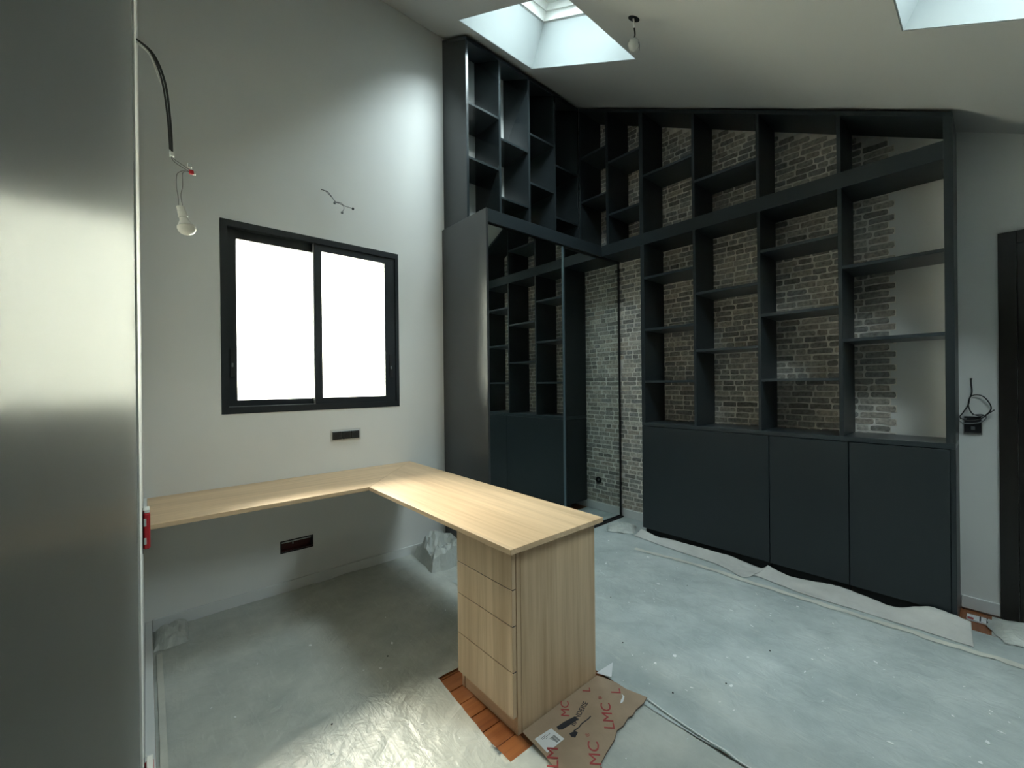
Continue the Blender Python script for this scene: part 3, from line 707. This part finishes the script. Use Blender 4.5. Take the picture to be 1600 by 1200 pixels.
bm = bmesh.new(); tube(bm, [(1.244, 1.084, CZ + .0005), (1.27, 1.082, CZ + .0005), (1.295, 1.086, CZ + .0005), (1.33, 1.084, CZ + .0005), (1.350, 1.086, CZ + .0005)], .0022, 6); mk('marker_stroke', bm, 'ink', cbd)
lab_pts = [(1.103, 1.158), (1.187, 1.151), (1.189, 1.084), (1.096, 1.084)]
bm = bmesh.new(); prism(bm, lab_pts, .0006, .0012, lambda u, v, w: (u, v, ctop(u, v) + w)); lb = mk('address_label', bm, 'label', cbd); lb['label'] = 'white sticker with barcode'
bm = bmesh.new(); x = 1.118
while x < 1.172:
    wdt = random.choice((.0010, .0016, .0024)); box(bm, x, x + wdt, 1.090, 1.122, ctop(x, 1.1) + .0013, ctop(x, 1.1) + .0017); x += wdt + random.choice((.0012, .0018))
bc = mk('barcode', bm, 'ink', lb)
for yy, xa, xb in ((1.142, 1.115, 1.15), (1.136, 1.115, 1.165), (1.130, 1.118, 1.145)):
    mkbox('print_line', 'ink', lb, xa, xb, yy, yy + .0014, ctop(xa, 1.1) + .0013, ctop(xa, 1.1) + .0017, bev=0)
bm = bmesh.new(); prism(bm, [(1.548, 1.074), (1.535, 1.060), (1.515, 1.055), (1.497, 1.046), (1.512, 1.043), (1.53, 1.05), (1.545, 1.058)], CZ + .0004, CZ + .001, lambda u, v, w: (u, v, w)); mk('tear_scar', bm, 'label', cbd)

# ------------------------------------------------------------------ electrical bits
# triple socket above the desk
so = thing('triple_socket', 'black triple socket without cover above the desk arm', 'socket', (1.094, YA, 1.013))
mkbox('plaster_rim', 'plaster', so, .985, 1.203, YA - .003, YA - .0005, .972, 1.058, bev=.001)
mkbox('mounting_plate', 'metal', so, .997, 1.191, YA - .007, YA - .0031, .983, 1.044, bev=.001)
for k in range(3):
    cx = 1.030 + k * .064
    m_ = mkbox('socket_module', 'socket', so, cx - .029, cx + .029, YA - .020, YA - .0071, .986, 1.041, bev=.002)
    bm = bmesh.new(); lathe(bm, [(.019, 0), (.019, .003), (.016, .003), (.016, .0012), (0, .0012)], (cx, YA - .0201, 1.0135), (0, -1, 0), 18); mk('socket_well', bm, 'shadow', m_, smooth=False)
# recessed dark red box under the desk
jb = thing('junction_box', 'dark red junction box sunk in the wall under the desk', 'junction box', (.762, YA, .305))
bm = bmesh.new()
for b in ((.660, .668, YA - .002, YA + .05, .264, .346), (.856, .864, YA - .002, YA + .05, .264, .346), (.668, .856, YA - .002, YA + .05, .264, .272), (.668, .856, YA - .002, YA + .05, .338, .346)): box(bm, *b)
mk('rim', bm, 'shadow', jb)
mkbox('lining', 'darkred', jb, .6685, .8555, YA + .040, YA + .055, .2725, .3375, bev=0)
mkbox('lining', 'darkred', jb, .6685, .8555, YA + .004, YA + .0395, .2725, .2775, bev=0)
mkbox('mounting_bar', 'clear', jb, .672, .852, YA + .012, YA + .018, .3255, .335, bev=.001)
mkbox('clip', 'clear', jb, .736, .741, YA + .008, YA + .0118, .312, .336, bev=.0005)
# red boxes standing out of the left wall
def red_box(label, y, z0, z1):
    t = thing('wall_box', label, 'junction box', (XL, y, z0))
    mkbox('cutout_edge', 'shadow', t, XL + .0004, XL + .0018, y - .046, y + .046, z0 - .012, z1 + .004, bev=0)
    b = mkbox('box_shell', 'redbox', t, XL + .002, .0095, y - .036, y + .036, z0, z1, bev=.005)
    mkbox('cap', 'whiteplastic', b, XL + .006, .0080, y - .034, y + .034, z1 + .0002, z1 + .012, bev=.002)
    mkbox('clip', 'clear', b, XL + .004, XL + .012, y - .0400, y - .0362, z0 + .02, z0 + .045, bev=.001)
    mkbox('clip', 'clear', b, XL + .004, XL + .012, y - .0400, y - .0362, z1 - .05, z1 - .02, bev=.001)
red_box('red plastic wall box with white cap at desk height', 2.20, .745, .885)
red_box('red plastic wall box low on the left wall near the floor', 1.72, .06, .205)
# socket and cable by the door
sw = thing('switch_box', 'black switch box with loose grey cable beside the dark door', 'switch box', (XB, .087, 1.10))
mkbox('back_plate', 'metal', sw, XB - .004, XB - .0005, .050, .124, 1.046, 1.152, bev=.001)
mkbox('switch_module', 'socket', sw, XB - .020, XB - .0041, .054, .121, 1.056, 1.150, bev=.002)
mkbox('rocker', 'alu2', sw, XB - .0225, XB - .0202, .079, .095, 1.072, 1.092, bev=.001)
bm = bmesh.new()
tube(bm, [(XB - .001, .093, 1.368), (XB - .008, .092, 1.34), (XB - .012, .090, 1.29), (XB - .015, .101, 1.25), (XB - .018, .103, 1.205), (XB - .03, .085, 1.165), (XB - .035, .045, 1.158), (XB - .03, .018, 1.19), (XB - .02, .020, 1.225), (XB - .02, .045, 1.268), (XB - .016, .075, 1.278), (XB - .014, .098, 1.262), (XB - .02, .104, 1.22), (XB - .035, .127, 1.170), (XB - .045, .138, 1.145), (XB - .05, .110, 1.128), (XB - .05, .075, 1.130), (XB - .045, .045, 1.150), (XB - .04, .030, 1.168), (XB - .03, .003, 1.193)], .0030, 8, 6)
mk('cable', bm, 'cable', sw, smooth=True)
bm = bmesh.new(); tube(bm, [(XB - .02, .112, 1.135), (XB - .045, .142, 1.135), (XB - .05, .125, 1.112), (XB - .05, .085, 1.112), (XB - .045, .050, 1.125), (XB - .04, .035, 1.15), (XB - .035, .052, 1.165), (XB - .03, .09, 1.160)], .0034, 8, 6); mk('cable', bm, 'greycable', sw, smooth=True)
bm = bmesh.new(); lathe(bm, [(.006, 0), (.005, .0015)], (XB - .0005, .093, 1.370), (-1, 0, 0), 12); mk('cable_hole', bm, 'shadow', sw)
# socket low on the brick in the niche
ns = thing('floor_socket', 'small round black socket low on the brick in the niche', 'socket', (XB - .008, 2.225, .326))
bm = bmesh.new(); lathe(bm, [(.036, 0), (.036, .006), (.030, .008), (.028, .003), (.012, .003)], (XB - .0092, 2.225, .326), (-1, 0, 0), 24); mk('socket_ring', bm, 'socket', ns)
bm = bmesh.new(); lathe(bm, [(.011, 0), (.011, .004), (.009, .006)], (XB - .0122, 2.225, .33), (-1, 0, 0), 14); mk('socket_core', bm, 'metal', ns)

# bulb hanging from the left wall
YH = 1.95
hb = thing('hanging_bulb', 'white bulb hanging on thin wires from a black cable at the left wall', 'light bulb', (XL, YH, 2.58))
bm = bmesh.new(); tube(bm, [(XL + .0005, YH, 2.582), (.032, YH, 2.552), (.063, YH, 2.464), (.076, YH, 2.332), (.080, YH, 2.222)], .0036, 8); mk('cable', bm, 'cable', hb, smooth=True)
bm = bmesh.new(); tube(bm, [(XL + .0005, YH - .006, 2.578), (.026, YH - .006, 2.548), (.054, YH - .006, 2.464), (.069, YH - .007, 2.332), (.074, YH - .006, 2.228)], .0030, 8); mk('cable', bm, 'cable', hb, smooth=True)
bm = bmesh.new(); tube(bm, [(XL + .0005, YH + .006, 2.576), (.022, YH + .004, 2.548), (.043, YH + .002, 2.486), (.058, YH + .001, 2.44)], .0022, 8); mk('cable', bm, 'whiteplastic', hb, smooth=True)
for pts in ([(.079, YH, 2.224), (.080, YH, 2.208), (.088, YH, 2.198), (.118, YH, 2.182), (.139, YH, 2.170)], [(.076, YH - .004, 2.224), (.076, YH - .004, 2.210), (.084, YH - .004, 2.190), (.112, YH - .004, 2.174), (.135, YH, 2.166)],
            [(.137, YH, 2.164), (.120, YH - .003, 2.166), (.104, YH - .003, 2.160), (.092, YH - .003, 2.142), (.091, YH - .003, 2.10), (.095, YH - .003, 2.07), (.097, YH, 2.034)],
            [(.120, YH, 2.168), (.109, YH + .003, 2.155), (.109, YH + .003, 2.11), (.104, YH + .003, 2.075), (.108, YH, 2.036)]):
    bm = bmesh.new(); tube(bm, pts, .0011, 6); mk('wire', bm, 'wire', hb, smooth=True)
mkbox('connector', 'redbox', hb, .128, .142, YH - .006, YH + .006, 2.160, 2.175, bev=.002)
mkbox('connector', 'clear', hb, .1425, .148, YH - .006, YH + .006, 2.160, 2.174, bev=.002)
mkbox('connector', 'clear', hb, .124, .138, YH + .002, YH + .012, 2.186, 2.201, bev=.002)
mkbox('cable_tie', 'whiteplastic', hb, .073, .086, YH - .009, YH + .006, 2.205, 2.222, bev=.002)
ax = Vector((.022, 0, -.095)).normalized(); b0 = Vector((.1015, YH, 2.034))
bm = bmesh.new(); lathe(bm, [(.009, 0), (.0125, .002), (.0125, .018), (.0135, .019), (.0135, .034), (.0155, .035), (.0155, .039), (.0125, .040)], b0, ax); mk('lamp_socket', bm, 'whiteplastic', hb, smooth=False)
bm = bmesh.new(); lathe(bm, [(.0125, .0402), (.014, .050), (.0205, .062), (.0265, .070)], b0, ax); mk('bulb_base', bm, 'whiteplastic', hb, smooth=True)
bm = bmesh.new(); lathe(bm, [(.0268, .0701), (.0285, .078), (.0275, .086), (.0235, .094), (.0165, .100), (.008, .103), (.0005, .1036)], b0, ax, 24); mk('bulb_dome', bm, 'opal', hb, smooth=True)

# loose wires above the window
lw = thing('wall_wires', 'loose thin wires with small connectors sticking out above the window', 'wires', (.941, YA, 2.75))
for pts, r_ in (([(.941, YA - .0005, 2.750), (.955, YA - .02, 2.740), (.975, YA - .05, 2.722), (1.012, YA - .08, 2.656), (1.03, YA - .085, 2.650), (1.069, YA - .09, 2.640), (1.127, YA - .09, 2.636)], .0022),
                ([(.942, YA - .0005, 2.748), (.96, YA - .03, 2.734), (1.0, YA - .07, 2.678), (1.010, YA - .08, 2.650)], .0020),
                ([(1.012, YA - .08, 2.655), (1.05, YA - .085, 2.655), (1.065, YA - .09, 2.635), (1.066, YA - .09, 2.615), (1.056, YA - .09, 2.594)], .0018)):
    bm = bmesh.new(); tube(bm, pts, r_, 6); mk('wire', bm, 'wire', lw, smooth=True)
for (x, y, z), mt in (((1.131, YA - .09, 2.635), 'socket'), ((1.054, YA - .09, 2.588), 'greycable'), ((1.007, YA - .08, 2.645), 'greycable')):
    mkbox('connector', mt, lw, x - .007, x + .007, y - .006, y + .006, z - .007, z + .007, bev=.002)

# lamp lead in the ceiling
hx, hy = 2.135, 1.350; hz = cz(hy)
cl = thing('ceiling_lead', 'lamp lead with clear cap hanging from a hole in the sloping ceiling', 'lamp lead', (hx, hy, hz))
bm = bmesh.new(); lathe(bm, [(.034, 0), (.034, .0012)], (hx, hy + NY * -.0004, hz - .0004), (0, -NY, -NZ), 24); mk('ceiling_hole', bm, 'shadow', cl)
bm = bmesh.new(); tube(bm, [(hx - .004, hy, hz - .001), (hx, hy, hz - .025), (hx + .004, hy, hz - .050)], .0050, 8); mk('sheath', bm, 'whiteplastic', cl, smooth=True)
for pts in ([(hx + .004, hy, hz - .045), (hx + .012, hy, hz - .075), (hx + .008, hy, hz - .100), (hx - .014, hy, hz - .128)], [(hx + .002, hy + .003, hz - .045), (hx + .010, hy + .003, hz - .08), (hx - .002, hy, hz - .108), (hx - .018, hy, hz - .132), (hx - .020, hy, hz - .142)]):
    bm = bmesh.new(); tube(bm, pts, .0024, 6); mk('wire', bm, 'cable', cl, smooth=True)
bm = bmesh.new(); lathe(bm, [(.010, 0), (.026, .008), (.034, .022), (.030, .042), (.018, .058), (.004, .064)], (hx + .012, hy, hz - .122), (-.5, .15, -1), 18); mk('clear_cap', bm, 'cap', cl, smooth=True)
bm = bmesh.new(); tube(bm, [(hx + .0, hy - .028, hz - .150), (hx + .004, hy - .030, hz - .170), (hx + .010, hy - .024, hz - .195)], .0035, 6); mk('terminal', bm, 'greycable', cl, smooth=True)
